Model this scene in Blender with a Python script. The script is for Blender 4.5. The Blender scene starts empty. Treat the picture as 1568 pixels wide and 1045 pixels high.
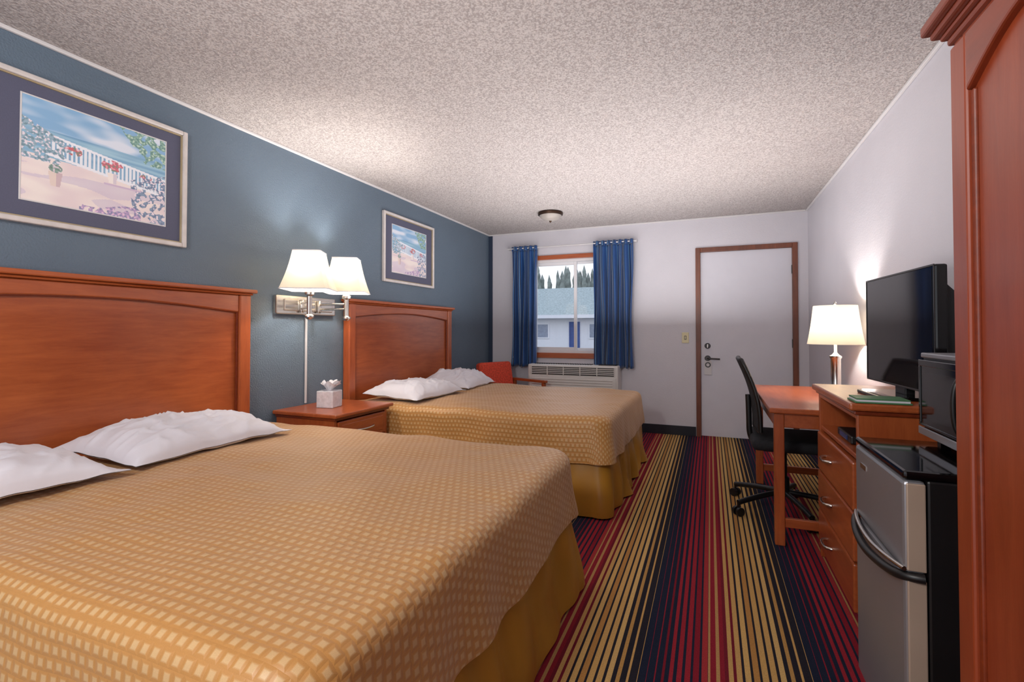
import bpy, bmesh, math, random
from mathutils import Vector, Matrix, noise
random.seed(4)
D=bpy.data
scn=bpy.context.scene
COL=scn.collection
def S(r,g,b):
    def f(c):
        c/=255.0
        return c/12.92 if c<=0.04045 else ((c+0.055)/1.055)**2.4
    return (f(r),f(g),f(b),1.0)

# ---------------------------------------------------------------- materials
def newmat(name):
    m=D.materials.new(name); m.use_nodes=True
    nt=m.node_tree; b=nt.nodes['Principled BSDF']
    return m,nt,b
def N(nt,t,**kw):
    n=nt.nodes.new(t)
    for k,v in kw.items(): setattr(n,k,v)
    return n
def L(nt,a,b): nt.links.new(a,b)
def math_n(nt,op,a,b=None,c=None):
    n=N(nt,'ShaderNodeMath',operation=op)
    for i,x in enumerate((a,b,c)):
        if x is None: continue
        if isinstance(x,(int,float)): n.inputs[i].default_value=x
        else: L(nt,x,n.inputs[i])
    return n.outputs[0]
def pmat(name,col,rough=.5,metal=0,var=.12,vscale=6,bump=0,bscale=60,coat=0,emit=None,estr=0,spec=.5,stretch=(1,1,1),sheen=0,alpha=None,detail=3,bdist=.01):
    m,nt,b=newmat(name)
    tc=N(nt,'ShaderNodeTexCoord'); mp=N(nt,'ShaderNodeMapping')
    mp.inputs['Scale'].default_value=stretch
    L(nt,tc.outputs['Object'],mp.inputs['Vector'])
    nz=N(nt,'ShaderNodeTexNoise'); nz.inputs['Scale'].default_value=vscale; nz.inputs['Detail'].default_value=detail
    L(nt,mp.outputs[0],nz.inputs['Vector'])
    cr=N(nt,'ShaderNodeValToRGB')
    e=cr.color_ramp.elements
    e[0].position=.3;e[1].position=.7
    e[0].color=tuple(c*(1-var) for c in col[:3])+(1,)
    e[1].color=tuple(min(1,c*(1+var)) for c in col[:3])+(1,)
    L(nt,nz.outputs['Fac'],cr.inputs[0]); L(nt,cr.outputs[0],b.inputs['Base Color'])
    b.inputs['Roughness'].default_value=rough; b.inputs['Metallic'].default_value=metal
    b.inputs['Specular IOR Level'].default_value=spec
    if coat: b.inputs['Coat Weight'].default_value=coat; b.inputs['Coat Roughness'].default_value=.15
    if sheen: b.inputs['Sheen Weight'].default_value=sheen
    if emit: b.inputs['Emission Color'].default_value=emit; b.inputs['Emission Strength'].default_value=estr
    if bump:
        n2=N(nt,'ShaderNodeTexNoise'); n2.inputs['Scale'].default_value=bscale; n2.inputs['Detail'].default_value=2
        L(nt,mp.outputs[0],n2.inputs['Vector'])
        bp=N(nt,'ShaderNodeBump'); bp.inputs['Strength'].default_value=bump; bp.inputs['Distance'].default_value=bdist
        L(nt,n2.outputs['Fac'],bp.inputs['Height']); L(nt,bp.outputs[0],b.inputs['Normal'])
    return m
def wood(name,c1,c2,axis,rough=.30):
    m,nt,b=newmat(name)
    tc=N(nt,'ShaderNodeTexCoord'); mp=N(nt,'ShaderNodeMapping')
    s=[9,9,9]; s['xyz'.index(axis)]=1.0
    mp.inputs['Scale'].default_value=s
    L(nt,tc.outputs['Object'],mp.inputs['Vector'])
    nz=N(nt,'ShaderNodeTexNoise'); nz.inputs['Scale'].default_value=4; nz.inputs['Detail'].default_value=9; nz.inputs['Roughness'].default_value=.68; nz.inputs['Distortion'].default_value=.4
    L(nt,mp.outputs[0],nz.inputs['Vector'])
    nb=N(nt,'ShaderNodeTexNoise'); nb.inputs['Scale'].default_value=2.2; nb.inputs['Detail'].default_value=2
    L(nt,tc.outputs['Object'],nb.inputs['Vector'])
    ad=math_n(nt,'ADD',math_n(nt,'MULTIPLY',nz.outputs['Fac'],.6),math_n(nt,'MULTIPLY',nb.outputs['Fac'],.4))
    cr=N(nt,'ShaderNodeValToRGB'); e=cr.color_ramp.elements
    e[0].position=.34;e[0].color=c1;e[1].position=.66;e[1].color=c2
    L(nt,ad,cr.inputs[0]);L(nt,cr.outputs[0],b.inputs['Base Color'])
    b.inputs['Roughness'].default_value=rough
    b.inputs['Coat Weight'].default_value=.25;b.inputs['Coat Roughness'].default_value=.25
    bp=N(nt,'ShaderNodeBump'); bp.inputs['Strength'].default_value=.12; bp.inputs['Distance'].default_value=.003
    L(nt,nz.outputs['Fac'],bp.inputs['Height']); L(nt,bp.outputs[0],b.inputs['Normal'])
    return m
WC1,WC2=S(142,64,30),S(180,95,50)
wood_y=wood('cherry_wood_y',WC1,WC2,'y'); wood_z=wood('cherry_wood_z',WC1,WC2,'z'); wood_x=wood('cherry_wood_x',WC1,WC2,'x')
arm_z=wood('armoire_wood_z',S(122,48,24),S(150,66,36),'z',.33); arm_y=wood('armoire_wood_y',S(108,42,22),S(138,58,32),'y',.33)
edge_w=wood('wood_edge_dark',S(96,36,16),S(132,54,26),'y',.3)
casing=wood('casing_wood',S(84,42,26),S(126,66,40),'z',.45)
wallL=pmat('paint_blue',S(93,109,125),.36,var=.03,vscale=3,bump=.4,bscale=110)
wallG=pmat('paint_lavender_grey',S(200,198,206),.45,var=.02,vscale=3,bump=.15,bscale=110)
def popcorn():
    m,nt,b=newmat('popcorn_ceiling')
    tc=N(nt,'ShaderNodeTexCoord')
    vo=N(nt,'ShaderNodeTexVoronoi'); vo.inputs['Scale'].default_value=120; L(nt,tc.outputs['Object'],vo.inputs['Vector'])
    nz=N(nt,'ShaderNodeTexNoise'); nz.inputs['Scale'].default_value=80; nz.inputs['Detail'].default_value=4; L(nt,tc.outputs['Object'],nz.inputs['Vector'])
    h=math_n(nt,'SUBTRACT',math_n(nt,'MULTIPLY',nz.outputs['Fac'],1.4),math_n(nt,'MULTIPLY',vo.outputs['Distance'],.7))
    cr=N(nt,'ShaderNodeValToRGB'); e=cr.color_ramp.elements
    e[0].position=.12;e[0].color=S(157,150,149);e[1].position=.56;e[1].color=S(192,186,185)
    L(nt,h,cr.inputs[0]);L(nt,cr.outputs[0],b.inputs['Base Color'])
    b.inputs['Roughness'].default_value=.9; b.inputs['Specular IOR Level'].default_value=.1
    bp=N(nt,'ShaderNodeBump'); bp.inputs['Strength'].default_value=.6; bp.inputs['Distance'].default_value=.008
    L(nt,h,bp.inputs['Height']); L(nt,bp.outputs[0],b.inputs['Normal'])
    return m
ceilM=popcorn()
white=pmat('white_paint',S(205,203,205),.45,var=.02)
doorM=pmat('door_white_paint',S(204,204,214),.4,var=.02)
navy=pmat('navy_base',S(22,24,36),.6)
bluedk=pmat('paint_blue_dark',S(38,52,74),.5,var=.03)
black=pmat('black_plastic',S(18,18,20),.4,var=.1)
blackgl=pmat('black_gloss',S(8,8,10),.06,var=.05)
fabricblk=pmat('black_mesh_fabric',S(26,27,32),.8,var=.2,vscale=80,bump=.4,bscale=300)
chrome=pmat('brushed_nickel',S(205,200,194),.22,metal=1,var=.04)
chromedk=pmat('dark_metal',S(70,68,68),.3,metal=1,var=.04)
silver=pmat('fridge_silver',S(158,160,166),.33,metal=.6,var=.05,vscale=3)
silver2=pmat('fridge_door_edge',S(186,166,148),.4,metal=.3,var=.05)
linen=pmat('white_linen',S(216,214,222),.8,var=.02,bump=.15,bscale=18,sheen=.2)
tissuem=pmat('tissue_paper',S(235,235,240),.9,var=.02)
tboxm=pmat('tissue_box_white',S(222,222,228),.4,var=.12,vscale=40)
skirtm=pmat('gold_satin',S(172,124,44),.34,var=.12,vscale=5,stretch=(1,1,.3))
redfab=pmat('red_upholstery',S(196,66,42),.85,var=.35,vscale=60,bump=.3,bscale=200)
beige=pmat('ptac_beige',S(208,205,202),.45,var=.03)
bronze=pmat('bronze',S(70,52,40),.4,metal=.8)
green=pmat('green_folder',S(70,120,80),.5)
ivory=pmat('ivory_plastic',S(214,205,165),.4,var=.02)
frameM=pmat('silver_frame',S(206,200,198),.35,metal=.1,var=.08,vscale=20)
matB=pmat('mat_board_blue',S(82,84,106),.6,var=.06,vscale=200)
innerM=pmat('frame_gold_lip',S(176,160,128),.4,metal=.3)
glassd=pmat('frosted_glass',S(160,154,148),.3)
screen=pmat('tv_screen',S(24,22,26),.05,var=.02)
vinyl=pmat('white_vinyl',S(222,222,226),.4,var=.02)

def carpet():
    m,nt,b=newmat('striped_carpet')
    tc=N(nt,'ShaderNodeTexCoord'); sp=N(nt,'ShaderNodeSeparateXYZ'); L(nt,tc.outputs['Object'],sp.inputs[0])
    x=sp.outputs[0]
    pos=math_n(nt,'FRACT',math_n(nt,'DIVIDE',math_n(nt,'ADD',x,.51+5.5),.55))
    fine=math_n(nt,'FRACT',math_n(nt,'DIVIDE',math_n(nt,'ADD',x,6.01),.55/20))
    base=N(nt,'ShaderNodeValToRGB'); base.color_ramp.interpolation='CONSTANT'
    e=base.color_ramp.elements; e[0].color=S(194,154,94); e[1].position=.5; e[1].color=S(138,34,48)
    def st(p,c):
        q=base.color_ramp.elements.new(p); q.color=c
    for p,c in ((.10,S(202,164,102)),(.15,S(176,128,72)),(.2,S(194,154,94)),(.3,S(202,166,106)),(.35,S(180,138,80)),(.4,S(194,154,94)),(.6,S(120,28,42)),(.65,S(148,38,50)),(.8,S(130,30,44)),(.85,S(158,50,54)),(.9,S(138,34,48))): st(p,c)
    L(nt,pos,base.inputs[0])
    w=N(nt,'ShaderNodeValToRGB'); e=w.color_ramp.elements
    e[0].position=0; e[0].color=(.5,)*3+(1,); e[1].position=1; e[1].color=(.5,)*3+(1,)
    for p,v in ((.08,.34),(.22,.28),(.33,.36),(.4,.6),(.46,.8),(.5,.94),(.57,.94),(.62,.74),(.7,.45),(.8,.30),(.9,.28)):
        q=w.color_ramp.elements.new(p); q.color=(v,v,v,1)
    L(nt,pos,w.inputs[0])
    lc=N(nt,'ShaderNodeValToRGB'); lc.color_ramp.interpolation='CONSTANT'
    e=lc.color_ramp.elements; e[0].color=S(112,30,44); e[1].position=.10; e[1].color=S(38,36,44)
    for p,c in ((.5,S(30,36,54)),(.90,S(178,138,88))):
        q=lc.color_ramp.elements.new(p); q.color=c
    L(nt,pos,lc.inputs[0])
    lt=math_n(nt,'LESS_THAN',fine,w.outputs[0])
    mx=N(nt,'ShaderNodeMix',data_type='RGBA'); L(nt,lt,mx.inputs[0]); L(nt,base.outputs[0],mx.inputs[6]); L(nt,lc.outputs[0],mx.inputs[7])
    nz=N(nt,'ShaderNodeTexNoise'); nz.inputs['Scale'].default_value=220; L(nt,tc.outputs['Object'],nz.inputs['Vector'])
    m2=N(nt,'ShaderNodeMix',data_type='RGBA',blend_type='MULTIPLY'); m2.inputs[0].default_value=.6
    cr=N(nt,'ShaderNodeValToRGB'); cr.color_ramp.elements[0].position=.3; cr.color_ramp.elements[0].color=(.6,.6,.6,1); cr.color_ramp.elements[1].position=.65
    L(nt,nz.outputs['Fac'],cr.inputs[0]); L(nt,mx.outputs[2],m2.inputs[6]); L(nt,cr.outputs[0],m2.inputs[7])
    L(nt,m2.outputs[2],b.inputs['Base Color']); b.inputs['Roughness'].default_value=.95; b.inputs['Specular IOR Level'].default_value=.1
    bp=N(nt,'ShaderNodeBump'); bp.inputs['Strength'].default_value=.5; bp.inputs['Distance'].default_value=.004
    L(nt,nz.outputs['Fac'],bp.inputs['Height']); L(nt,bp.outputs[0],b.inputs['Normal'])
    return m
carpetM=carpet()
def spreadmat():
    m,nt,b=newmat('gold_woven_bedspread')
    tc=N(nt,'ShaderNodeTexCoord'); sp=N(nt,'ShaderNodeSeparateXYZ'); L(nt,tc.outputs['UV'],sp.inputs[0])
    P=.029
    fu=math_n(nt,'FRACT',math_n(nt,'DIVIDE',sp.outputs[1],P))
    row=math_n(nt,'FLOOR',math_n(nt,'DIVIDE',sp.outputs[1],P))
    fv=math_n(nt,'FRACT',math_n(nt,'ADD',math_n(nt,'DIVIDE',sp.outputs[0],P),math_n(nt,'MULTIPLY',math_n(nt,'MODULO',row,2.0),.5)))
    def tri(f): return math_n(nt,'SUBTRACT',.5,math_n(nt,'ABSOLUTE',math_n(nt,'SUBTRACT',f,.5)))
    h=math_n(nt,'MINIMUM',tri(fu),tri(fv))
    cr=N(nt,'ShaderNodeValToRGB'); e=cr.color_ramp.elements
    e[0].position=.18;e[0].color=S(192,137,70); e[1].position=.30; e[1].color=S(210,172,120)
    L(nt,h,cr.inputs[0])
    nz=N(nt,'ShaderNodeTexNoise'); nz.inputs['Scale'].default_value=500; L(nt,tc.outputs['UV'],nz.inputs['Vector'])
    n2=N(nt,'ShaderNodeTexNoise'); n2.inputs['Scale'].default_value=2.5; L(nt,tc.outputs['UV'],n2.inputs['Vector'])
    m2=N(nt,'ShaderNodeMix',data_type='RGBA',blend_type='MULTIPLY'); m2.inputs[0].default_value=.25
    L(nt,cr.outputs[0],m2.inputs[6]); L(nt,nz.outputs['Fac'],m2.inputs[7])
    L(nt,m2.outputs[2],b.inputs['Base Color'])
    b.inputs['Roughness'].default_value=.46; b.inputs['Sheen Weight'].default_value=.2
    b.inputs['Specular IOR Level'].default_value=.5
    bp=N(nt,'ShaderNodeBump'); bp.inputs['Strength'].default_value=.5; bp.inputs['Distance'].default_value=.007
    hh=math_n(nt,'ADD',math_n(nt,'MINIMUM',h,.3),math_n(nt,'MULTIPLY',n2.outputs['Fac'],.6))
    L(nt,hh,bp.inputs['Height']); L(nt,bp.outputs[0],b.inputs['Normal'])
    return m
spreadM=spreadmat()
def curtainmat():
    m,nt,b=newmat('blue_striped_curtain')
    tc=N(nt,'ShaderNodeTexCoord'); sp=N(nt,'ShaderNodeSeparateXYZ'); L(nt,tc.outputs['UV'],sp.inputs[0])
    f=math_n(nt,'FRACT',math_n(nt,'MULTIPLY',sp.outputs[0],14))
    cr=N(nt,'ShaderNodeValToRGB'); cr.color_ramp.interpolation='CONSTANT'
    e=cr.color_ramp.elements; e[0].color=S(20,66,124); e[1].position=.55; e[1].color=S(72,118,160)
    q=cr.color_ramp.elements.new(.68); q.color=S(10,30,68)
    q=cr.color_ramp.elements.new(.85); q.color=S(26,76,134)
    L(nt,f,cr.inputs[0]); L(nt,cr.outputs[0],b.inputs['Base Color'])
    b.inputs['Roughness'].default_value=.4; b.inputs['Sheen Weight'].default_value=.3
    return m
curtM=curtainmat()
def shademat(e=.7):
    m=D.materials.new('lamp_shade_fabric'); m.use_nodes=True; nt=m.node_tree
    nt.nodes.remove(nt.nodes['Principled BSDF']); out=nt.nodes['Material Output']
    d=N(nt,'ShaderNodeBsdfDiffuse'); d.inputs[0].default_value=S(218,208,190)
    t=N(nt,'ShaderNodeBsdfTranslucent'); t.inputs[0].default_value=S(200,188,164)
    nz=N(nt,'ShaderNodeTexNoise'); nz.inputs['Scale'].default_value=150
    bp=N(nt,'ShaderNodeBump'); bp.inputs['Strength'].default_value=.1; L(nt,nz.outputs['Fac'],bp.inputs['Height']); L(nt,bp.outputs[0],d.inputs['Normal'])
    mx=N(nt,'ShaderNodeMixShader'); mx.inputs[0].default_value=.10
    L(nt,d.outputs[0],mx.inputs[1]); L(nt,t.outputs[0],mx.inputs[2])
    em=N(nt,'ShaderNodeEmission'); em.inputs[0].default_value=S(255,240,216); em.inputs[1].default_value=e*.2
    ad=N(nt,'ShaderNodeAddShader'); L(nt,mx.outputs[0],ad.inputs[0]); L(nt,em.outputs[0],ad.inputs[1])
    L(nt,ad.outputs[0],out.inputs[0])
    return m
shadeM=shademat()

# ---------------------------------------------------------------- mesh helpers
def E(name,loc=(0,0,0),rz=0):
    o=D.objects.new(name,None); COL.objects.link(o); o.location=loc; o.rotation_euler=(0,0,rz); o.empty_display_size=.1
    return o
def obj(name,me,mat=None,parent=None,smooth=False):
    o=D.objects.new(name,me); COL.objects.link(o)
    if mat: 
        for mm in (mat if isinstance(mat,(list,tuple)) else [mat]): me.materials.append(mm)
    if parent: o.parent=parent
    if smooth:
        for p in me.polygons: p.use_smooth=True
    return o
def bev(o,w,seg=2):
    md=o.modifiers.new('bevel','BEVEL'); md.width=w; md.segments=seg; md.limit_method='ANGLE'; md.angle_limit=.6
def boxes(name,bl,mat,parent=None,b=.003):
    vs=[];fs=[]
    for (x0,x1,y0,y1,z0,z1) in bl:
        n=len(vs)
        vs+=[(x0,y0,z0),(x1,y0,z0),(x1,y1,z0),(x0,y1,z0),(x0,y0,z1),(x1,y0,z1),(x1,y1,z1),(x0,y1,z1)]
        fs+=[tuple(n+i for i in f) for f in ((0,3,2,1),(4,5,6,7),(0,1,5,4),(1,2,6,5),(2,3,7,6),(3,0,4,7))]
    me=D.meshes.new(name); me.from_pydata(vs,[],fs)
    o=obj(name,me,mat,parent)
    if b: bev(o,b)
    return o
def box(name,x0,x1,y0,y1,z0,z1,mat,parent=None,b=.003): return boxes(name,[(x0,x1,y0,y1,z0,z1)],mat,parent,b)
def prism(name,pts,plane,a,b_,mat,parent=None,b=.002):
    def P(p,c):
        if plane=='yz': return (c,p[0],p[1])
        if plane=='xz': return (p[0],c,p[1])
        return (p[0],p[1],c)
    n=len(pts); vs=[P(p,a) for p in pts]+[P(p,b_) for p in pts]
    fs=[tuple(range(n)),tuple(range(2*n-1,n-1,-1))]+[(i,(i+n),((i+1)%n)+n,(i+1)%n) for i in range(n)]
    me=D.meshes.new(name); me.from_pydata(vs,[],fs)
    bm=bmesh.new(); bm.from_mesh(me); bmesh.ops.recalc_face_normals(bm,faces=bm.faces); bm.to_mesh(me); bm.free()
    o=obj(name,me,mat,parent)
    if b: bev(o,b)
    return o
def lathe(name,prof,loc,mat,parent=None,seg=32,axis='z',smooth=True):
    vs=[];fs=[]
    for r,z in prof:
        for k in range(seg):
            a=2*math.pi*k/seg
            v=(r*math.cos(a),r*math.sin(a),z)
            if axis=='x': v=(v[2],v[0],v[1])
            if axis=='y': v=(v[0],v[2],v[1])
            vs.append((v[0]+loc[0],v[1]+loc[1],v[2]+loc[2]))
    for i in range(len(prof)-1):
        for k in range(seg):
            a=i*seg+k;b=i*seg+(k+1)%seg
            fs.append((a,b,b+seg,a+seg))
    me=D.meshes.new(name); me.from_pydata(vs,[],fs)
    bm=bmesh.new(); bm.from_mesh(me); bmesh.ops.remove_doubles(bm,verts=bm.verts,dist=1e-5); bmesh.ops.recalc_face_normals(bm,faces=bm.faces); bm.to_mesh(me); bm.free()
    o=obj(name,me,mat,parent,smooth)
    if smooth:
        md=o.modifiers.new('es','EDGE_SPLIT'); md.split_angle=math.radians(40)
    return o
def tube(name,pts,r,mat,parent=None,smoothc=False,res=3):
    cu=D.curves.new(name,'CURVE'); cu.dimensions='3D'; cu.bevel_depth=r; cu.bevel_resolution=res; cu.use_fill_caps=True
    if smoothc:
        sp=cu.splines.new('NURBS'); sp.points.add(len(pts)-1)
        for p,q in zip(sp.points,pts): p.co=(*q,1)
        sp.use_endpoint_u=True; sp.order_u=3
    else:
        sp=cu.splines.new('POLY'); sp.points.add(len(pts)-1)
        for p,q in zip(sp.points,pts): p.co=(*q,1)
    o=D.objects.new(name,cu); COL.objects.link(o)
    cu.materials.append(mat)
    if parent: o.parent=parent
    return o
def grid(name,fn,nu,nv,mat,parent=None,uvf=None,smooth=True):
    vs=[];uv=[]
    for j in range(nv+1):
        for i in range(nu+1):
            vs.append(fn(i/nu,j/nv)); uv.append((i/nu,j/nv) if uvf is None else uvf(i/nu,j/nv))
    fs=[(j*(nu+1)+i,j*(nu+1)+i+1,(j+1)*(nu+1)+i+1,(j+1)*(nu+1)+i) for j in range(nv) for i in range(nu)]
    me=D.meshes.new(name); me.from_pydata(vs,[],fs)
    ul=me.uv_layers.new(name='UVMap')
    for l in me.loops: ul.data[l.index].uv=uv[l.vertex_index]
    return obj(name,me,mat,parent,smooth)

# ---------------------------------------------------------------- room shell
XL,XR,YB,ZC,YF=-2.70,.95,5.83,2.443,-1.6
box('floor',XL-.12,XR+.12,YF,YB+.12,-.1,0,carpetM,None,0)
box('ceiling',XL-.12,XR+.12,YF,YB+.12,ZC,ZC+.1,ceilM,None,0)
box('wall_left',XL-.12,XL,YF,YB,0,ZC,wallL,None,0)
box('wall_right',XR,XR+.12,YF,YB,0,ZC,wallG,None,0)
WX0,WX1,WZ0,WZ1=-2.12,-1.02,.90,2.075
DX0,DX1,DZ=-.10,.81,2.06
boxes('wall_back',[(XL-.12,WX0,YB,YB+.12,0,ZC),(WX0,WX1,YB,YB+.12,0,WZ0),(WX0,WX1,YB,YB+.12,WZ1,ZC),(WX1,DX0,YB,YB+.12,0,ZC),(DX0,DX1,YB,YB+.12,DZ,ZC),(DX1,XR+.12,YB,YB+.12,0,ZC)],wallG,None,0)
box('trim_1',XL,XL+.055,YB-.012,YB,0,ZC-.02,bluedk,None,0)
box('trim_2',XL,XL+.018,YF,YB,ZC-.018,ZC,white,None,.004)
box('trim_3',XR-.018,XR,YF,YB,ZC-.018,ZC,white,None,.004)
box('trim_4',XL+.018,XR-.018,YB-.018,YB,ZC-.018,ZC,white,None,.004)
boxes('baseboard_back',[(XL+.06,DX0-.05,YB-.014,YB,0,.105),(DX1+.05,XR,YB-.014,YB,0,.105)],navy,None,.003)
box('baseboard_left',XL,XL+.014,YF,YB-.02,0,.105,navy,None,.003)
box('baseboard_right',XR-.014,XR,YF,YB-.02,0,.105,navy,None,.003)

# door
d=E('door_1',((DX0+DX1)/2,YB,0)); 
def fix(parent):
    inv=Matrix.Translation(-Vector(parent.location))
    for c in parent.children: c.matrix_parent_inverse=inv
box('slab',DX0+.005,DX1-.005,YB+.015,YB+.06,.01,DZ-.005,doorM,d,.003)
boxes('casing',[(DX0-.045,DX0+.005,YB-.02,YB+.05,0,DZ+.045),(DX1-.005,DX1+.045,YB-.02,YB+.05,0,DZ+.045),(DX0+.005,DX1-.005,YB-.02,YB+.05,DZ-.005,DZ+.045)],casing,d,.004)
lathe('deadbolt',[(0,-.03),(.02,-.03),(.024,-.02),(.032,-.005),(.032,0)],(DX0+.075,YB+.015,1.01),chromedk,d,24,'y')
box('deadbolt_turn',DX0+.069,DX0+.081,YB-.035,YB-.012,.99,1.03,chrome,d,.003)
lathe('lever_rose',[(0,-.02),(.025,-.02),(.032,-.006),(.032,0)],(DX0+.075,YB+.015,.872),chromedk,d,24,'y')
tube('lever',[(DX0+.075,YB,.872),(DX0+.075,YB-.045,.872),(DX0+.10,YB-.05,.872),(DX0+.20,YB-.048,.868)],.009,chromedk,d,True)
prism('door_hanger',[(DX0+.04,.69),(DX0+.115,.69),(DX0+.115,.83),(DX0+.10,.86),(DX0+.055,.86),(DX0+.04,.83)],'xz',YB+.004,YB+.011,white,d,0)
lathe('hanger_hole_rim',[(.018,-.002),(.03,-.002),(.03,.002)],(DX0+.077,YB+.002,.80),chromedk,d,20,'y')
boxes('hinges',[(DX1-.012,DX1-.002,YB-.006,YB+.016,z,z+.09) for z in (.25,1.0,1.78)],chromedk,d,.002)
fix(d)
s=E('light_switch',(-.258,YB,1.1))
box('plate',-.294,-.220,YB-.007,YB,1.04,1.16,ivory,s,.003); box('toggle',-.263,-.251,YB-.02,YB-.007,1.085,1.115,ivory,s,.002); boxes('toggle_surround',[(-.269,-.245,YB-.009,YB-.006,1.078,1.122)],chromedk,s,.001); fix(s)

# window
w=E('window_1',((WX0+WX1)/2,YB,WZ0))
xm=-1.555
def ring(x0,x1,z0,z1,t,y0,y1): return [(x0,x0+t,y0,y1,z0,z1),(x1-t,x1,y0,y1,z0,z1),(x0+t,x1-t,y0,y1,z0,z0+t),(x0+t,x1-t,y0,y1,z1-t,z1)]
boxes('frame',ring(WX0,WX1,WZ0,WZ1,.035,YB+.03,YB+.10),vinyl,w,.003)
boxes('sash_left',ring(WX0+.035,xm+.03,WZ0+.035,WZ1-.035,.038,YB+.05,YB+.08),vinyl,w,.003)
boxes('sash_right',ring(xm-.01,WX1-.035,WZ0+.035,WZ1-.035,.03,YB+.08,YB+.095),vinyl,w,.003)
boxes('wood_casing',[(WX0-.05,WX1+.05,YB-.02,YB+.03,WZ1-.002,WZ1+.05),(WX0-.05,WX1+.05,YB-.03,YB+.03,WZ0-.06,WZ0+.004),(WX0-.05,WX0,YB-.02,YB+.03,WZ0,WZ1),(WX1,WX1+.05,YB-.02,YB+.03,WZ0,WZ1)],wood_x,w,.004)
gm=D.materials.new('window_glass'); gm.use_nodes=True; nt=gm.node_tree; nt.nodes.remove(nt.nodes['Principled BSDF'])
tr=N(nt,'ShaderNodeBsdfTransparent'); gl=N(nt,'ShaderNodeBsdfGlossy'); gl.inputs['Roughness'].default_value=.02
mx=N(nt,'ShaderNodeMixShader'); mx.inputs[0].default_value=.02; L(nt,tr.outputs[0],mx.inputs[1]); L(nt,gl.outputs[0],mx.inputs[2]); L(nt,mx.outputs[0],nt.nodes['Material Output'].inputs[0])
box('glass',WX0+.04,WX1-.04,YB+.086,YB+.089,WZ0+.04,WZ1-.04,gm,w,0)
fix(w)
def curtain(x0,x1,z0,z1,n,seed):
    c=E('curtain',((x0+x1)/2,YB-.07,z0))
    wd=x1-x0
    def fn(u,v):
        z=z1+(z0-z1)*v
        amp=.016+.028*min(1,v*3+.1)
        ph=u*n*2*math.pi+.5*math.sin(v*2+seed)
        nn=noise.noise(Vector((u*6+seed,v*2.5,seed)))
        x=x0+wd*u+.012*math.sin(ph*.5+v*3)+.01*nn
        y=YB-.075+amp*math.sin(ph)+.02*nn*v
        return (x,y,z+.006*math.sin(ph)*(v>.98))
    o=grid('fabric',fn,n*14,40,curtM,c,lambda u,v:(u*wd*2.2,v*(z1-z0)))
    md=o.modifiers.new('s','SOLIDIFY'); md.thickness=.004
    def fn2(u,v):
        ph=u*n*2*math.pi
        return (x0+wd*u,YB-.078+.022*math.sin(ph),z1+.045-.055*v)
    o=grid('heading',fn2,n*14,3,curtM,c,lambda u,v:(u*wd*2.2,v*.05)); md=o.modifiers.new('s','SOLIDIFY'); md.thickness=.006
    fix(c)
curtain(-2.345,-2.0,.735,2.205,5,1.3)
curtain(-1.29,-.82,.745,2.205,7,4.1)
r=E('curtain_rod',(-1.58,YB-.07,2.25)); tube('rod',[(-2.4,YB-.075,2.225),(-.78,YB-.075,2.225)],.008,white,r)
boxes('brackets',[(-2.40,-2.385,YB-.08,YB,2.215,2.235),(-.795,-.78,YB-.08,YB,2.215,2.237)],white,r,.002); fix(r)

# PTAC
p=E('wall_air_conditioner',(-1.5,5.7,.34))
box('body',-2.06,-.97,5.58,YB,.34,.775,beige,p,.014)
box('outlet_recess',-2.02,-1.01,5.574,5.60,.655,.755,black,p,.004)
boxes('outlet_louvres',[(-2.015,-1.015,5.566,5.58,.668+i*.02,.678+i*.02) for i in range(5)]+[(-2.015+i*.2,-2.005+i*.2,5.564,5.58,.655,.757) for i in range(6)],beige,p,.002)
boxes('front_panel',[(-2.04,-.99,5.568,5.582,.36,.64)],beige,p,.006)
boxes('front_slats',[(-2.0,-1.03,5.560,5.57,.39+i*.03,.402+i*.03) for i in range(8)],beige,p,.002)
boxes('vent_louvres',[(-2.0+i*.03,-1.985+i*.03,5.66,5.76,.773,.782) for i in range(24)],black,p,0)
box('control_panel',-1.20,-1.0,5.61,5.75,.773,.785,chromedk,p,.003)
fix(p)

# exterior
gravel=pmat('asphalt',S(120,120,122),.9); 
box('ground_outside',-60,30,YB+.3,90,-.35,-.25,gravel,None,0)
bw=pmat('white_siding',S(242,244,250),.6,var=.02); rf=pmat('roof_shingle',S(168,180,180),.9,var=.2,vscale=8); bd=pmat('blue_door',S(50,85,150),.5); wn=pmat('window_dark',S(150,160,180),.2)
bb=E('motel_building',(-12,35,-.25))
box('walls',-30,4,35,42,-.25,2.3,bw,bb,0)
prism('roof',[(34.2,2.15),(42.5,2.15),(42.5,2.3),(38.6,4.7),(34.2,2.3)],'yz',-31,5,rf,bb,0)
box('fascia',-31,5,34.1,34.25,2.1,2.35,bw,bb,0)
for i in range(6):
    x=-27+i*4.2
    box('unit_door',x+.55,x+1.35,34.94,35,-.25,1.85,bd,bb,0)
    boxes('unit_window',ring(x+2.0,x+3.2,.6,1.75,.09,34.93,35),bw,bb,0); box('unit_glass',x+2.09,x+3.11,34.96,35,.7,1.66,wn,bb,0)
fix(bb)
tg=pmat('conifer_haze_green',S(138,146,140),.9,var=.4,vscale=2)  # pale grey-green, distance haze put into the tree colour
vs=[];fs=[]
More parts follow.
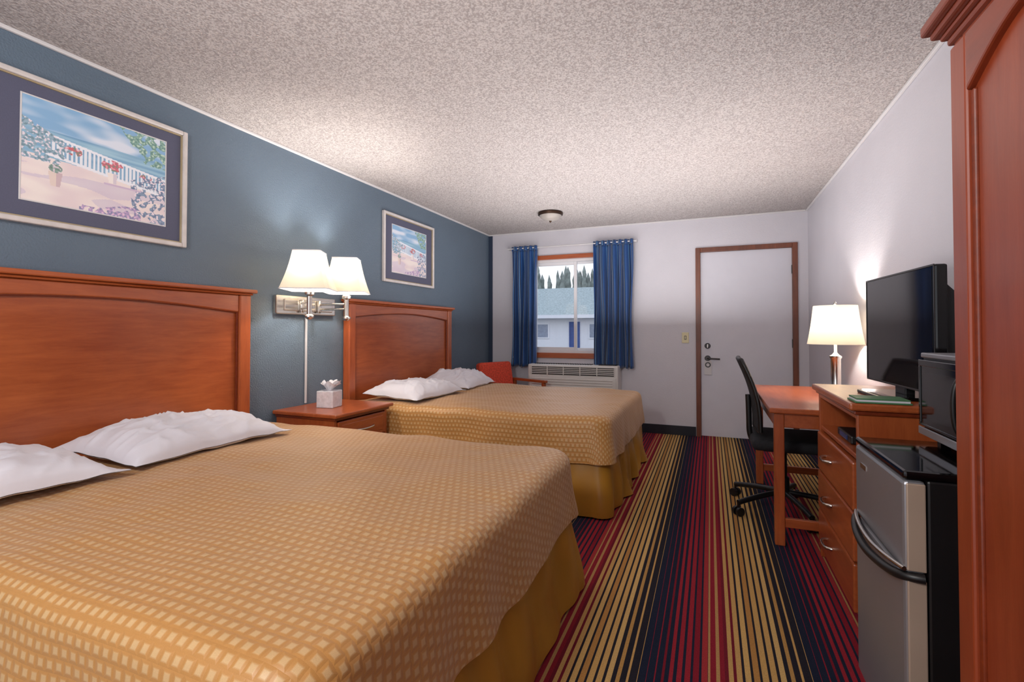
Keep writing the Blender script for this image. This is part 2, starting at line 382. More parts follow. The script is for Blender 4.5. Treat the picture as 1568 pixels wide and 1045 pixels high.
for k in range(150):
    x=-38+k*.34+random.uniform(-.2,.2); y=52+random.uniform(-2,2); h=random.uniform(7.2,9.0); r0=random.uniform(.35,.5); n=len(vs); sg=9; lv=12
    for i in range(lv+1):
        rr=r0*(1-i/lv)**.35*(1.15 if i%2 else .85)
        for q in range(sg):
            a=2*math.pi*q/sg+i*.3; vs.append((x+rr*math.cos(a)*random.uniform(.8,1.2),y+rr*math.sin(a),-.2+h*i/lv))
    for i in range(lv):
        for q in range(sg): fs.append((n+i*sg+q,n+i*sg+(q+1)%sg,n+(i+1)*sg+(q+1)%sg,n+(i+1)*sg+q))
me=D.meshes.new('conifer_trees'); me.from_pydata(vs,[],fs); obj('conifer_trees',me,tg)

# ---------------------------------------------------------------- beds
def perim(x0,x1,y0,y1,rc,nx,ny):
    near=[];
    for j in range(nx): near.append((x0+(x1-rc-x0)*j/nx,y0,0,-1))
    K=7
    for k in range(K+1):
        a=math.pi/2*k/K; near.append((x1-rc+rc*math.sin(a),y0+rc*(1-math.cos(a)),math.sin(a),-math.cos(a)))
    return near
def cloth(name,x0,x1,y0,y1,zt,zh,R,mat,parent,top=True,A=.012,per=.3,rc=.07,seed=0,flare=.02,nx=50,ny=44,M=16,irr=.9):
    near=perim(x0,x1-R,y0+R,y1-R,rc,nx,ny); J=len(near)-1
    vs=[];uv=[];idx={}
    cy=(y0+y1)/2
    def add(p,t): vs.append(p);uv.append(t);return len(vs)-1
    fs=[]
    per_list=[]
    def topz(x,y): 
        return zt+.014*noise.noise(Vector((x*2.2+seed,y*2.2,1)))+.008*noise.noise(Vector((x*6,y*8,seed)))
    for j,(x,y,nx_,ny_) in enumerate(near):
        for i in range(ny+1):
            yy=y+(2*cy-2*y)*i/ny
            if top or i in(0,ny) or j==J:
                idx[(j,i)]=add((x,yy,topz(x,yy)),(x,yy))
    if top:
        for j in range(J):
            for i in range(ny): fs.append((idx[(j,i)],idx[(j+1,i)],idx[(j+1,i+1)],idx[(j,i+1)]))
    for j in range(J+1): per_list.append((idx[(j,0)],near[j][2],near[j][3]))
    for i in range(1,ny): per_list.append((idx[(J,i)],1,0))
    for j in range(J,-1,-1): per_list.append((idx[(j,ny)],near[j][2],-near[j][3]))
    sl=[0]
    for a,b in zip(per_list,per_list[1:]): sl.append(sl[-1]+(Vector(vs[a[0]])-Vector(vs[b[0]])).length)
    prev=[p[0] for p in per_list]
    H=zt-R-zh
    rows=[('a',math.pi/2*k/4) for k in range(1,5)]+[('d',H*k/M) for k in range(1,M+1)]
    for kind,val in rows:
        cur=[]
        for q,(vi,nx_,ny_) in enumerate(per_list):
            bx,by,bz=vs[vi]; s=sl[q]
            corner=abs(nx_*ny_)*2
            if kind=='a': out=R*math.sin(val); z=bz-R*(1-math.cos(val)); dd=R*val
            else:
                f=val/H
                fold=(math.sin(s*2*math.pi/per+2.6*math.sin(s*2.3+seed)+1.3*math.sin(s*5.1))*(1-irr*.5)+noise.noise(Vector((s*5,seed,f*1.2)))*1.2*irr)
                out=R+A*(f**.8)*fold+flare*f+.03*f*corner; z=bz-R-val; dd=R*math.pi/2+val
                if z<.012: z=.012
            cur.append(add((bx+nx_*out,by+ny_*out,z),(bx+nx_*dd,by+ny_*dd)))
        for q in range(len(cur)-1): fs.append((prev[q],cur[q],cur[q+1],prev[q+1]))
        prev=cur
    me=D.meshes.new(name); me.from_pydata(vs,[],fs)
    ul=me.uv_layers.new(name='UVMap')
    for l in me.loops: ul.data[l.index].uv=uv[l.vertex_index]
    bm=bmesh.new(); bm.from_mesh(me); bmesh.ops.recalc_face_normals(bm,faces=bm.faces); bm.to_mesh(me); bm.free()
    o=obj(name,me,mat,parent,True)
    return o
def pillow(cx,cy,z,a,b,h,rz,tilt,seed,flap):
    n=64
    vs=[];fs=[]
    def pt(u,v,s):
        vb=v*flap
        vv=(vb+1)/1.88*2-1 if vb<.88 else 1
        t=((1-abs(u)**2.6)*(1-abs(vv)**3.2))**.55 if abs(u)<1 and abs(vv)<1 else 0
        x=a*u*(1-.08*(1-v*v)*abs(u)**3); y=b*v*(1-.04*(1-u*u)*abs(v)**3)
        q=Vector((u*1.3+seed,v*2.0,seed))
        n1=noise.noise(Vector((u*2.2+v*2.0+seed,v*1.4-u*2.0,seed+4)))
        cre=math.exp(-(n1/.10)**2)
        n2=noise.noise(Vector((u*1.6-v*2.6,v*1.7+u*1.6+seed,seed+9)))
        cre2=math.exp(-(n2/.08)**2)
        wr=.26*noise.noise(q)+.12*cre+.11*cre2
        e=.009*noise.noise(Vector((u*3,v*4,seed)))+.009
        hh=(h*t*(1+wr)+e) if s>0 else (-h*.25*t+e-.002)
        hh-=.02*max(0,vb-.8)
        return (x,y,hh)
    for s in (1,-1):
        o=len(vs)
        for j in range(n+1):
            for i in range(n+1): vs.append(pt(-1+2*i/n,-1+2*j/n,s))
        for j in range(n):
            for i in range(n):
                f=(o+j*(n+1)+i,o+j*(n+1)+i+1,o+(j+1)*(n+1)+i+1,o+(j+1)*(n+1)+i); fs.append(f if s>0 else f[::-1])
    me=D.meshes.new('pillow'); me.from_pydata(vs,[],fs)
    o=obj('pillow',me,linen,None,True)
    o.location=(cx,cy,z); o.rotation_euler=(0,tilt,rz)
    return o
def bed(y0,y1,hy0,hy1,seed):
    g=E('bed',((-1.6),(y0+y1)/2,0))
    zt=.625
    cloth('bedspread',-2.60,-.585,y0,y1,zt,.335,.06,spreadM,g,seed=seed,A=.014,per=.5,flare=.02)
    cloth('bed_skirt',-2.60,-.60,y0+.02,y1-.02,.42,.012,.02,skirtm,g,top=False,seed=seed+5,A=.036,per=.28,flare=.045,nx=140,ny=120,M=12,irr=1.1)
    box('mattress',-2.59,-.66,y0+.06,y1-.06,.36,.60,linen,g,.05)
    box('box_spring',-2.59,-.67,y0+.07,y1-.07,.14,.36,linen,g,.02)
    boxes('bed_frame_legs',[(x,x+.06,y,y+.06,0,.14) for x in (-2.5,-.8) for y in (y0+.15,y1-.2)],black,g,.002)
    x0,x1=-2.695,-2.64
    boxes('headboard_posts',[(x0,x1+.01,hy0,hy0+.075,0,1.395),(x0,x1+.01,hy1-.075,hy1,0,1.395)],wood_z,g,.006)
    box('headboard_panel',x0,x1-.022,hy0+.05,hy1-.05,.3,1.39,wood_y,g,.002)
    ya,yb=hy0+.075,hy1-.075
    pts=[(ya,1.395),(ya,1.29)]
    for k in range(1,20):
        u=k/20; pts.append((ya+(yb-ya)*u,1.29+.045*math.sin(math.pi*u)))
    pts+=[(yb,1.29),(yb,1.395)]
    prism('headboard_arch_rail',pts,'yz',x0,x1,wood_y,g,.006)
    pts2=[];
    for k in range(21):
        u=k/20; pts2.append((ya+(yb-ya)*u,1.29+.045*math.sin(math.pi*u)))
    tube('headboard_arch_bead',[(x1-.012,y,z) for y,z in pts2],.006,edge_w,g)
    boxes('headboard_side_bead',[(x1-.02,x1-.006,ya-.001,ya+.009,.4,1.29),(x1-.02,x1-.006,yb-.009,yb+.001,.4,1.29)],edge_w,g,.002)
    boxes('headboard_cap',[(x0,x1+.018,hy0-.012,hy1+.012,1.395,1.408),(x0,x1+.035,hy0-.028,hy1+.028,1.408,1.432)],wood_y,g,.007)
    fix(g)
bed(.57,2.25,.54,2.18,1.0)
bed(3.04,4.72,3.07,4.71,7.0)
pillow(-2.33,1.585,.655,.26,.395,.100,.04,.05,1.2,1)
pillow(-2.31,.80,.655,.26,.385,.090,-.04,.05,5.7,1)
pillow(-2.33,4.34,.655,.255,.365,.115,.06,.07,9.1,1)
pillow(-2.30,3.53,.655,.26,.385,.105,-.03,.05,3.3,1)

# ---------------------------------------------------------------- nightstand
n=E('nightstand',(-2.43,2.7,0))
box('top',-2.695,-2.16,2.40,3.0,.625,.65,wood_y,n,.007)
boxes('sides',[(-2.69,-2.20,2.43,2.455,.04,.625),(-2.69,-2.20,2.945,2.97,.04,.625),(-2.69,-2.67,2.455,2.945,.04,.625),(-2.67,-2.22,2.455,2.945,.10,.12),(-2.67,-2.215,2.455,2.945,.40,.42)],wood_z,n,.003)
box('under_top_molding',-2.69,-2.185,2.42,2.98,.605,.625,edge_w,n,.004)
box('drawer_front',-2.215,-2.19,2.462,2.938,.445,.595,wood_y,n,.005)
box('drawer_panel_bead',-2.193,-2.186,2.49,2.91,.47,.572,wood_y,n,.006)
tube('drawer_pull',[(-2.186,2.60,.52),(-2.165,2.61,.52),(-2.16,2.70,.515),(-2.165,2.79,.52),(-2.186,2.80,.52)],.007,chrome,n,True)
box('lower_door',-2.215,-2.19,2.462,2.938,.11,.39,wood_y,n,.005)
boxes('base_plinth',[(-2.68,-2.20,2.435,2.965,0,.05)],edge_w,n,.003)
fix(n)
t=E('tissue_box',(-2.45,2.66,.65),.2)
box('box',-.062,.062,-.062,.062,0,.115,tboxm,t,.006)
for k in range(5):
    a=k*1.3
    def fn(u,v,a=a,k=k):
        r=.012+.05*v*(1+.3*math.sin(u*5+k)); an=a+u*2.2
        return (r*math.cos(an),r*math.sin(an),.11+.09*v-.03*v*v+.014*math.sin(u*9+k)*v)
    grid('tissue_%d'%k,fn,12,6,tissuem,t)

# ---------------------------------------------------------------- wall lamp
wl=E('wall_lamp',(-2.68,2.68,1.35))
box('back_plate',XL,-2.665,2.40,2.95,1.29,1.42,chrome,wl,.008)
box('plate_inset',-2.667,-2.655,2.46,2.91,1.315,1.395,chrome,wl,.006)
lights=[]
bulbM=pmat('bulb_glass',S(255,240,215),.3,emit=S(255,232,195),estr=5)
def swing(px,py,ay,zb,nm):
    for dz in (-.018,.018):
        tube('arm_'+nm,[(-2.65,ay,1.35+dz),(px,py,1.35+dz)],.008,chrome,wl)
    lathe('pivot_'+nm,[(0,-.045),(.012,-.045),(.014,-.04),(.014,.04),(.012,.045),(0,.045)],(-2.645,ay,1.35),chrome,wl,16)
    lathe('stem_'+nm,[(0,-.10),(.012,-.10),(.03,-.085),(.03,-.075),(.016,-.065),(.016,.05),(.03,.06),(.032,.075),(.014,.09),(.010,.17),(0,.17)],(px,py,1.35),chrome,wl,20)
    vs=[];rz=math.radians(30); a0,a1=.142,.082; H=.245
    for lev in range(9):
        f=lev/8; a=a0+(a1-a0)*f-.006*math.sin(math.pi*f)
        for k in range(4):
            for cdx in (-.06,.06):
                an=rz+math.pi/4+k*math.pi/2
                vv=Vector((math.cos(an+cdx),math.sin(an+cdx)))*a*1.38
                vs.append((px+vv.x,py+vv.y,zb+H*f))
    fs=[(l*8+k,l*8+(k+1)%8,(l+1)*8+(k+1)%8,(l+1)*8+k) for l in range(8) for k in range(8)]
    me=D.meshes.new('shade_'+nm); me.from_pydata(vs,[],fs); obj('shade_'+nm,me,shadeM,wl)
    for zz,a in ((zb,a0),(zb+H,a1)):
        pts=[]
        for k in range(4):
            for cdx in (-.06,.06):
                an=rz+math.pi/4+k*math.pi/2; pts.append((px+math.cos(an+cdx)*a*1.38,py+math.sin(an+cdx)*a*1.38,zz))
        tube('shade_rim_'+nm,pts+[pts[0]],.003,linen,wl)
    lathe('bulb_'+nm,[(0,0),(.012,.0),(.014,.02),(.03,.05),(.03,.07),(.02,.09),(0,.095)],(px,py,zb+.03),bulbM,wl,16)
    lights.append((px,py,zb+.14))
swing(-2.38,2.40,2.60,1.44,'near')
swing(-2.42,2.79,2.76,1.45,'far')
tube('cord_cover',[(-2.692,2.685,1.29),(-2.692,2.685,.66)],.009,white,wl)
fix(wl)

# ---------------------------------------------------------------- pictures
def picture(y0,y1,z0,z1,ya,yb,za,zb,seed):
    g=E('framed_picture',(XL,(y0+y1)/2,(z0+z1)/2))
    x=XL
    def rg(a,b,c,e,t,x0,x1): return [(x0,x1,a,a+t,c,e),(x0,x1,b-t,b,c,e),(x0,x1,a+t,b-t,c,c+t),(x0,x1,a+t,b-t,e-t,e)]
    boxes('frame',rg(y0,y1,z0,z1,.024,x,x+.03),frameM,g,.006)
    boxes('frame_lip',rg(y0+.024,y1-.024,z0+.024,z1-.024,.006,x,x+.02),innerM,g,.002)
    box('mat_board',x,x+.010,y0+.02,y1-.02,z0+.02,z1-.02,matB,g,0)
    boxes('mat_bevel',rg(ya-.006,yb+.006,za-.006,zb+.006,.006,x+.009,x+.013),white,g,.001)
    NU,NV=210,155
    vs=[(x+.0115,ya+(yb-ya)*i/NU,za+(zb-za)*j/NV) for j in range(NV+1) for i in range(NU+1)]
    fs=[(j*(NU+1)+i,j*(NU+1)+i+1,(j+1)*(NU+1)+i+1,(j+1)*(NU+1)+i) for j in range(NV) for i in range(NU)]
    me=D.meshes.new('print'); me.from_pydata(vs,[],fs)
    ca=me.color_attributes.new('Col','FLOAT_COLOR','CORNER')
    def nz(a,b,c=0): return noise.noise(Vector((a+seed,b,c)))
    def mixc(a,b,t): t=max(0,min(1,t)); return tuple(a[i]*(1-t)+b[i]*t for i in range(3))
    def paint(s,t):
        c=mixc((122,168,208),(214,222,236),(nz(s*4,t*11)*2.0+.3)+(.85-t)*.5)
        if t<.72: c=mixc((104,152,190),(152,192,212),nz(s*3,t*30)+.5)
        edge=.46-.06*s
        if t<edge: c=mixc((224,206,208),(236,224,218),nz(s*5,t*9)*1.2+.5)
        if t<.36 and nz(s*2.5,t*9,7)>.10: c=mixc(c,(192,178,204),.5)
        top=.72-.18*s; bot=top-.19
        if s>.14:
            if top-.026<t<top or bot-.028<t<bot: c=(232,234,242)
            elif bot<t<=top-.026:
                c=(228,232,240) if (s*34)%1<.56 else mixc(c,(112,152,190),.5)
        def leaf(c,dens,pal,k):
            n1=nz(s*55,t*44,k); n2=nz(s*24,t*18,k+9)
            if n2>dens:
                if n1>.2: return pal[1]
                if n1<-.2: return pal[2]
                return pal[0]
            return c
        if s<.30-.45*abs(t-.58) and .40<t<.80-.6*s: c=leaf(c,-.12,((138,166,184),(226,214,224),(104,136,150)),1)
        if s>.64+.6*(.98-t) and t>.66: c=leaf(c,-.1,((118,158,146),(184,208,188),(92,134,126)),4)
        if s>.72+.3*max(0,.2-t) and t<.58-.5*(1-s): c=leaf(c,-.04,((118,140,168),(234,216,224),(94,110,142)),12)
        if (s-.58)**2*1.0+(t-.54)**2*1.8<.0062: c=leaf(c,-.15,((194,92,108),(226,154,164),(108,134,116)),20)
        if (s-.31)**2+(t-.58)**2*1.8<.0035: c=leaf(c,-.05,((196,92,100),(226,188,198),(108,134,116)),22)
        if (s-.84)**2+(t-.50)**2*2<.003: c=leaf(c,-.05,((196,104,120),(230,188,198),(108,134,116)),25)
        if .35<s<.8 and t<.09+.04*math.sin(s*11): c=leaf(c,-.1,((170,144,186),(222,188,212),(124,126,164)),30)
        if abs(s-.58)<.038-.1*(.46-t) and .35<t<.46: c=(238,228,222) if s<.585 else (210,198,208)
        if abs(s-.20)<.045-.12*(.32-t) and .18<t<.32: c=(222,202,192) if s<.205 else (198,172,178)
        if (s-.20)**2+(t-.36)**2<.0018: c=leaf(c,-1,((126,152,142),(214,198,208),(98,126,118)),40)
        if abs(s-.66)<.14 and .325<t<.345: c=(198,176,202)
        return mixc(c,(212,212,222),.12)
    buf=[]
    for j in range(NV):
        for i in range(NU):
            c=S(*paint((i+.5)/NU,(j+.5)/NV)); buf+=list(c)*4
    ca.data.foreach_set('color',buf)
    m,nt,b=newmat('art_print'); at=N(nt,'ShaderNodeVertexColor'); at.layer_name='Col'; L(nt,at.outputs[0],b.inputs['Base Color']); b.inputs['Roughness'].default_value=.35
    obj('print',me,m,g)
    fix(g)
picture(.96,1.805,1.635,2.275,1.11,1.695,1.738,2.185,0)
picture(3.56,4.41,1.62,2.255,3.70,4.27,1.72,2.155,31)

# ---------------------------------------------------------------- ceiling light
c=E('added_fill_fixture',(-1.57,4.95,ZC))
lathe('rim',[(.0,0),(.125,0),(.135,-.012),(.132,-.03),(.118,-.036)],(-1.57,4.95,ZC),bronze,c,40)
lathe('glass_dome',[(.12,-.03),(.112,-.05),(.09,-.07),(.05,-.088),(.0,-.093)],(-1.57,4.95,ZC),glassd,c,40)
lathe('finial',[(0,-.088),(.014,-.09),(.012,-.10),(.006,-.108),(0,-.112)],(-1.57,4.95,ZC),bronze,c,16)
fix(c)

# ---------------------------------------------------------------- red armchair in corner
a=E('upholstered_armchair',(-2.12,5.20,0),math.radians(-25))
def cush(name,x0,x1,y0,y1,z0,z1,mat,parent,b=.03):
    o=box(name,x0,x1,y0,y1,z0,z1,mat,parent,0); md=o.modifiers.new('b','BEVEL'); md.width=b; md.segments=5
    for p_ in o.data.polygons: p_.use_smooth=True
    return o
cush('seat_cushion',-.24,.27,-.25,.25,.34,.46,redfab,a,.04)
o=cush('back_cushion',-.06,.05,-.25,.25,0,.38,redfab,a,.04); o.location=(-.24,0,.43); o.rotation_euler=(0,-.2,0)
for sy in (-1,1):
    y=sy*.285
    boxes('arm_frame',[(-.27,.28,y-.025,y+.025,.575,.605),(.22,.26,y-.02,y+.02,0,.575),(-.27,-.23,y-.02,y+.02,0,.575),(-.23,.22,y-.015,y+.015,.28,.33)],wood_x,a,.006)
boxes('seat_rail',[(-.26,.26,-.27,-.25,.28,.34),(-.26,.26,.25,.27,.28,.34),(.24,.26,-.25,.25,.28,.34)],wood_y,a,.004)

# ---------------------------------------------------------------- desk
k=E('writing_desk',(.62,3.6,0))
dx0,dx1,dy0,dy1=.30,.945,3.035,4.28
box('top',dx0,dx1,dy0-.02,dy1,.725,.755,wood_y,k,.007)
lg=[(x,x+.05,y,y+.05) for x in (dx0+.025,dx1-.06) for y in (dy0+.005,dy1-.075)]
boxes('legs',[q+(0,.725) for q in lg],wood_z,k,.005)
boxes('aprons',[(dx0+.03,dx0+.05,dy0+.05,dy1-.07,.645,.725),(dx0+.07,dx1-.06,dy0+.015,dy0+.035,.645,.725),(dx0+.07,dx1-.06,dy1-.05,dy1-.03,.645,.725),(dx1-.04,dx1-.02,dy0+.05,dy1-.07,.5,.725)],wood_y,k,.004)
boxes('stretchers',[(dx0+.07,dx1-.06,dy0+.015,dy0+.04,.10,.15),(dx0+.07,dx1-.06,dy1-.06,dy1-.035,.10,.15),(dx1-.05,dx1-.03,dy0+.05,dy1-.07,.10,.15)],wood_x,k,.004)
fix(k)
# ---------------------------------------------------------------- table lamp
lx,ly=.775,3.82
tl=E('table_lamp',(lx,ly,.755))
lathe('base',[(0,.0),(.075,.0),(.078,.006),(.075,.016),(.045,.024),(.036,.035),(.03,.045),(.03,.235),(.036,.245),(.036,.255),(.02,.265),(.01,.28),(.008,.37),(0,.37)],(lx,ly,.755),chrome,tl,32)
lathe('shade',[(.163,1.088),(.155,1.13),(.145,1.19),(.135,1.26),(.126,1.345)],(lx,ly,0),shadeM,tl,48)
lathe('finial',[(0,1.345),(.008,1.35),(.010,1.362),(.006,1.372),(0,1.378)],(lx,ly,0),chrome,tl,12)
boxes('shade_spider',[(lx-.126,lx+.126,ly-.002,ly+.002,1.338,1.342),(lx-.002,lx+.002,ly-.126,ly+.126,1.338,1.342)],chrome,tl,0)
lathe('bulb',[(0,0),(.012,.0),(.014,.02),(.03,.05),(.03,.07),(.02,.09),(0,.095)],(lx,ly,1.10),bulbM,tl,16)
fix(tl); lights.append((lx,ly,1.225))

# ---------------------------------------------------------------- dresser
g=E('dresser',(.73,2.64,0))
x0,x1,y0,y1=.53,.945,2.27,3.0
box('top',x0-.03,x1,y0-.025,y1+.005,.867,.897,wood_y,g,.008)
box('top_molding',x0-.012,x1,y0-.01,y1+.002,.85,.867,edge_w,g,.004)
boxes('carcass',[(x0,x1,y0,y0+.025,0,.85),(x0,x1,y1-.025,y1,0,.85),(x1-.02,x1,y0+.025,y1-.025,0,.85),(x0+.005,x1-.02,y0+.025,y1-.025,.665,.685),(x0+.02,x1-.02,y0+.025,y1-.025,.02,.06)],wood_z,g,.004)
box('shelf_rail',x0,x0+.02,y0+.025,y1-.025,.83,.85,wood_y,g,.003)
for i in range(3):
    z=.065+i*.2
    box('drawer_%d'%(i+1),x0-.012,x0+.02,y0+.03,y1-.03,z,z+.19,wood_y,g,.006)
    zc=z+.10; yy=2.72
    tube('drawer_pull_%d'%(i+1),[(x0-.012,yy-.06,zc),(x0-.035,yy-.055,zc),(x0-.04,yy,zc-.006),(x0-.035,yy+.055,zc),(x0-.012,yy+.06,zc)],.0075,chrome,g,True)
fix(g)
o=E('cable_box',(.68,2.62,.685)); box('body',.56,.74,2.5,2.74,.687,.722,black,o,.006); box('display',.556,.561,2.56,2.68,.695,.715,pmat('display_blue',S(40,60,110),.2),o,.001); fix(o)

# ---------------------------------------------------------------- TV
ang=math.atan2(.745-.70,2.90-2.20)
tv=E('flat_screen_television',(.748,2.545,.897),ang)
box('bezel',-.012,.03,-.33,.33,.045,.525,blackgl,tv,.008)
boxes('bezel_edge_trim',[(-.0145,-.010,-.33,.33,.519,.525),(-.0145,-.010,-.33,.33,.045,.052),(-.0145,-.010,-.33,-.325,.052,.519),(-.0145,-.010,.325,.33,.052,.519)],chromedk,tv,.001)
box('screen',-.0135,-.011,-.313,.313,.068,.508,screen,tv,0)
prism('rear_bulge',[(.03,.12),(.075,.16),(.075,.42),(.03,.47)],'xz',-.29,.26,black,tv,.006)
box('neck',-.0,.035,-.05,.05,.012,.07,black,tv,.004)
prism('stand_base',[(-.12,-.12),(-.09,-.16),(.09,-.16),(.12,-.12),(.12,.12),(.09,.16),(-.09,.16),(-.12,.12)],'xy',0,.014,blackgl,tv,.004)
f=E('paper_folder',(.62,2.31,.897)); boxes('cover',[(.52,.70,2.25,2.372,.898,.904),(.525,.695,2.252,2.37,.911,.916)],green,f,.001); box('pages',.526,.694,2.252,2.369,.904,.911,linen,f,0); fix(f)

# ---------------------------------------------------------------- fridge
g=E('mini_refrigerator',(.7,1.74,0))
fx,fy0,fy1=.452,1.525,1.965
box('cabinet',fx+.05,.93,fy0+.004,fy1-.004,.02,.80,black,g,.006)
box('top_panel',fx+.0,.93,fy0,fy1,.80,.822,blackgl,g,.008)
for nm,z0,z1 in (('freezer_door',.565,.797),('fridge_door',.05,.555)):
    box(nm,fx,fx+.048,fy0,fy1,z0,z1,silver,g,.01)
    box(nm+'_edge',fx+.006,fx+.046,fy0-.002,fy0+.004,z0+.006,z1-.006,silver2,g,.003)
tube('lower_handle',[(fx-.002,fy1-.01,.556),(fx-.02,fy1-.06,.545),(fx-.034,fy1-.22,.533),(fx-.02,fy0+.06,.545),(fx,fy0+.0,.556),(fx+.04,fy0-.006,.558)],.012,black,g,True)
tube('upper_handle',[(fx-.002,fy1-.01,.575),(fx-.016,fy1-.06,.572),(fx-.026,fy1-.22,.562),(fx-.016,fy0+.06,.572),(fx,fy0,.575)],.006,chrome,g,True)
box('badge',fx-.002,fx,1.84,1.90,.735,.75,chrome,g,0)
boxes('feet',[(x,x+.03,y,y+.03,0,.02) for x in (.52,.88) for y in (1.55,1.91)],black,g,0)
fix(g)
# microwave
g=E('microwave_oven',(.79,1.77,.822))
box('case',.645,.94,1.555,1.985,.842,1.10,black,g,.008)
box('top_cover',.64,.94,1.553,1.987,1.090,1.106,silver,g,.004)
box('door_glass',.634,.646,1.665,1.98,.872,1.07,blackgl,g,.005)
boxes('door_frame',[(.631,.636,1.665,1.98,1.064,1.084),(.631,.636,1.665,1.98,.872,.880),(.631,.636,1.968,1.98,.880,1.064)],blackgl,g,.002)
boxes('door_frame_lower_strip',[(.630,.636,1.56,1.982,.844,.868)],silver,g,.002)
box('door_window',.632,.635,1.70,1.94,.90,1.045,screen,g,0)
box('control_panel',.634,.646,1.558,1.66,.872,1.084,black,g,.004)
tube('door_handle',[(.634,1.685,1.05),(.612,1.683,1.04),(.612,1.683,.90),(.634,1.685,.885)],.007,black,g,True)
lathe('timer_knob',[(0,-.02),(.022,-.02),(.025,0)],(.636,1.61,.91),chrome,g,20,'x')
boxes('feet',[(x,x+.025,y,y+.025,.822,.842) for x in (.67,.9) for y in (1.58,1.93)],black,g,0)
fix(g)

# ---------------------------------------------------------------- armoire
g=E('wardrobe_armoire',(.68,.62,0))
ax,ay0,ay1,at=.42,.10,1.13,1.715
boxes('carcass',[(ax+.02,.945,ay1-.022,ay1,0,at),(ax+.02,.945,ay0,ay0+.022,0,at),(.92,.945,ay0,ay1,0,at),(ax+.02,.945,ay0,ay1,at-.025,at),(ax+.03,.945,ay0,ay1,.05,.08)],arm_z,g,.003)
boxes('face_frame',[(ax,ax+.022,ay1-.03,ay1,0,at),(ax,ax+.022,ay0,ay0+.03,0,at),(ax,ax+.022,ay0+.03,ay1-.03,at-.03,at),(ax,ax+.022,ay0+.03,ay1-.03,0,.09)],arm_z,g,.004)
ym=(ay0+ay1)/2
for nm,ya,yb in (('door_a',ay0+.032,ym-.002),('door_b',ym+.002,ay1-.032)):
    z0,z1=.095,at-.033; st=.055
    boxes(nm+'_stiles',[(ax-.018,ax,ya,ya+st,z0,z1),(ax-.018,ax,yb-st,yb,z0,z1),(ax-.018,ax,ya+st,yb-st,z0,z0+.08)],arm_z,g,.004)
    pts=[(ya+st,z1),(ya+st,z1-.10)]
    for q in range(1,20):
        u=q/20; pts.append((ya+st+(yb-ya-2*st)*u,z1-.10+.06*math.sin(math.pi*u)))
    pts+=[(yb-st,z1-.10),(yb-st,z1)]
    prism(nm+'_arched_rail',pts,'yz',ax-.018,ax,arm_y,g,.004)
    boxes(nm+'_inner_bead',[(ax-.012,ax-.004,yb-st-.012,yb-st,z0+.08,z1-.10),(ax-.012,ax-.004,ya+st,ya+st+.012,z0+.08,z1-.10)],edge_w,g,.003)
    box(nm+'_panel',ax-.006,ax+.006,ya+st-.01,yb-st+.01,z0+.07,z1-.03,arm_z,g,0)
    yy=ym-.03 if nm=='door_a' else ym+.03
    tube(nm+'_pull',[(ax-.018,yy,.95),(ax-.045,yy,.93),(ax-.045,yy,.86),(ax-.018,yy,.84)],.006,chrome,g,True)
for q,(o_,z0,z1) in enumerate(((.008,at-.01,at+.004),(.016,at+.004,at+.014),(.027,at+.014,at+.028),(.038,at+.028,at+.05))):
    box('crown_%d'%q,ax-o_,.947,ay0-o_*.5,ay1+o_,z0,z1,arm_y,g,.005)
fix(g)

# ---------------------------------------------------------------- office chair (faces +X)
ch=E('office_chair',(.44,3.64,0),0)
for i in range(5):
    a=2*math.pi*i/5+math.radians(180-36)
    ex,ey=.345*math.cos(a),.345*math.sin(a)
    tube('base_leg_%d'%i,[(0,0,.125),(ex*.55,ey*.55,.115),(ex,ey,.082)],.017,black,ch,True)
    tube('caster_stem_%d'%i,[(ex,ey,.09),(ex,ey,.055)],.008,chromedk,ch)
    tx,ty=-math.sin(a),math.cos(a)
    for sgn in (-1,1):
        c1=Vector((ex+tx*.009*sgn,ey+ty*.009*sgn,.028)); c2=Vector((ex+tx*.026*sgn,ey+ty*.026*sgn,.028))
        tube('caster_wheel_%d'%i,[c1,c2],.028,black,ch,False,6)
lathe('gas_column',[(0,.10),(.035,.10),(.035,.22),(.022,.23),(.022,.40),(0,.40)],(0,0,0),black,ch,20)
box('seat_mechanism',-.12,.12,-.07,.07,.39,.425,black,ch,.008)
cush('seat_cushion',-.20,.27,-.24,.24,.425,.50,fabricblk,ch,.035)
def backf(u,v):
    y=(-.5+u)*(.44-.07*v*v)
    z=.54+.45*v
    x=-.155-.10*v+.03*math.sin(v*math.pi)+.33*y*y-.01
    return (x,y,z)
o=grid('mesh_back',backf,16,16,fabricblk,ch); md=o.modifiers.new('s','SOLIDIFY'); md.thickness=.012
fr=[backf(u/10,0) for u in range(11)]+[backf(1,v/10) for v in range(1,11)]+[backf(1-u/10,1) for u in range(1,11)]+[backf(0,1-v/10) for v in range(1,11)]
tube('back_frame',fr,.013,black,ch)
tube('back_support',[(-.05,0,.40),(-.16,0,.41),(-.20,0,.48),(-.20,0,.60),(-.205,0,.75)],.018,black,ch,True)

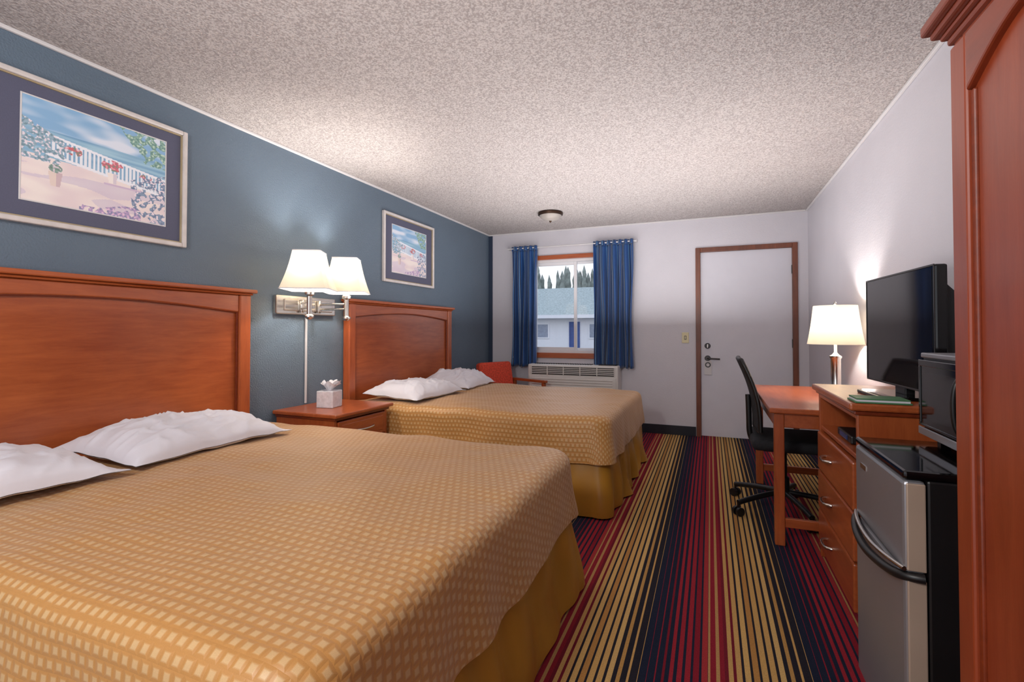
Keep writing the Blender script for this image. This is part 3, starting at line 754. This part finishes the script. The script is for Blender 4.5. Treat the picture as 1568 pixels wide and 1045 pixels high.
# ---------------------------------------------------------------- lights
def pl(name,loc,e,col,r=.04):
    l=D.lights.new(name,'POINT'); l.energy=e; l.color=col; l.shadow_soft_size=r
    o=D.objects.new(name,l); o.location=loc; COL.objects.link(o); return o
for i,p_ in enumerate(lights):
    pl('lamp_light',p_,(22,22,22)[i],(1,.93,.86),.03)
c=E('added_fill_fixture',(-1.0,-.7,ZC))  # unseen fixture behind the camera, added to carry the front fill
lathe('rim',[(.0,0),(.16,0),(.17,-.012),(.165,-.03),(.15,-.036)],(-1.0,-.7,ZC),bronze,c,40); fix(c)
pl('added_rear_fill',(-1.0,-.7,ZC-.25),120,(1,.95,.9),.16)  # added point light, fills the room from behind the camera
def area_up(name,loc,sx,sy,e,col):
    l=D.lights.new(name,'AREA'); l.shape='RECTANGLE'; l.size=sx; l.size_y=sy; l.energy=e; l.color=col
    o=D.objects.new(name,l); o.location=loc; o.rotation_euler=(math.pi,0,0); COL.objects.link(o)
area_up('added_bounce_fill',(-.85,3.9,1.24),2.4,2.8,62,(1,.97,.96))  # added area lights without fixtures, brighten the ceiling for soft bounce
area_up('added_bounce_fill',(-1.0,1.0,1.24),1.8,1.8,15,(1,.96,.94))

wd=D.worlds.new('World'); scn.world=wd; wd.use_nodes=True; nt=wd.node_tree
bg=nt.nodes['Background']; 
tc=N(nt,'ShaderNodeTexCoord'); sp=N(nt,'ShaderNodeSeparateXYZ'); L(nt,tc.outputs['Generated'],sp.inputs[0])
cr=N(nt,'ShaderNodeValToRGB'); cr.color_ramp.elements[0].position=.0; cr.color_ramp.elements[0].color=S(228,230,236); cr.color_ramp.elements[1].position=.6; cr.color_ramp.elements[1].color=S(204,216,238)
L(nt,sp.outputs[2],cr.inputs[0]); L(nt,cr.outputs[0],bg.inputs[0]); bg.inputs[1].default_value=1.45

# ---------------------------------------------------------------- camera
cam=D.cameras.new('camera'); co=D.objects.new('camera',cam); COL.objects.link(co)
cam.sensor_width=36; cam.lens=36*745/1568; cam.clip_start=.02
co.location=(0,0,1.177); co.rotation_euler=(math.radians(91.0),0,math.radians(22.13))
cam.shift_y=-28.5/1568
scn.camera=co
scn.view_settings.view_transform='Standard'
scn.view_settings.look='None'
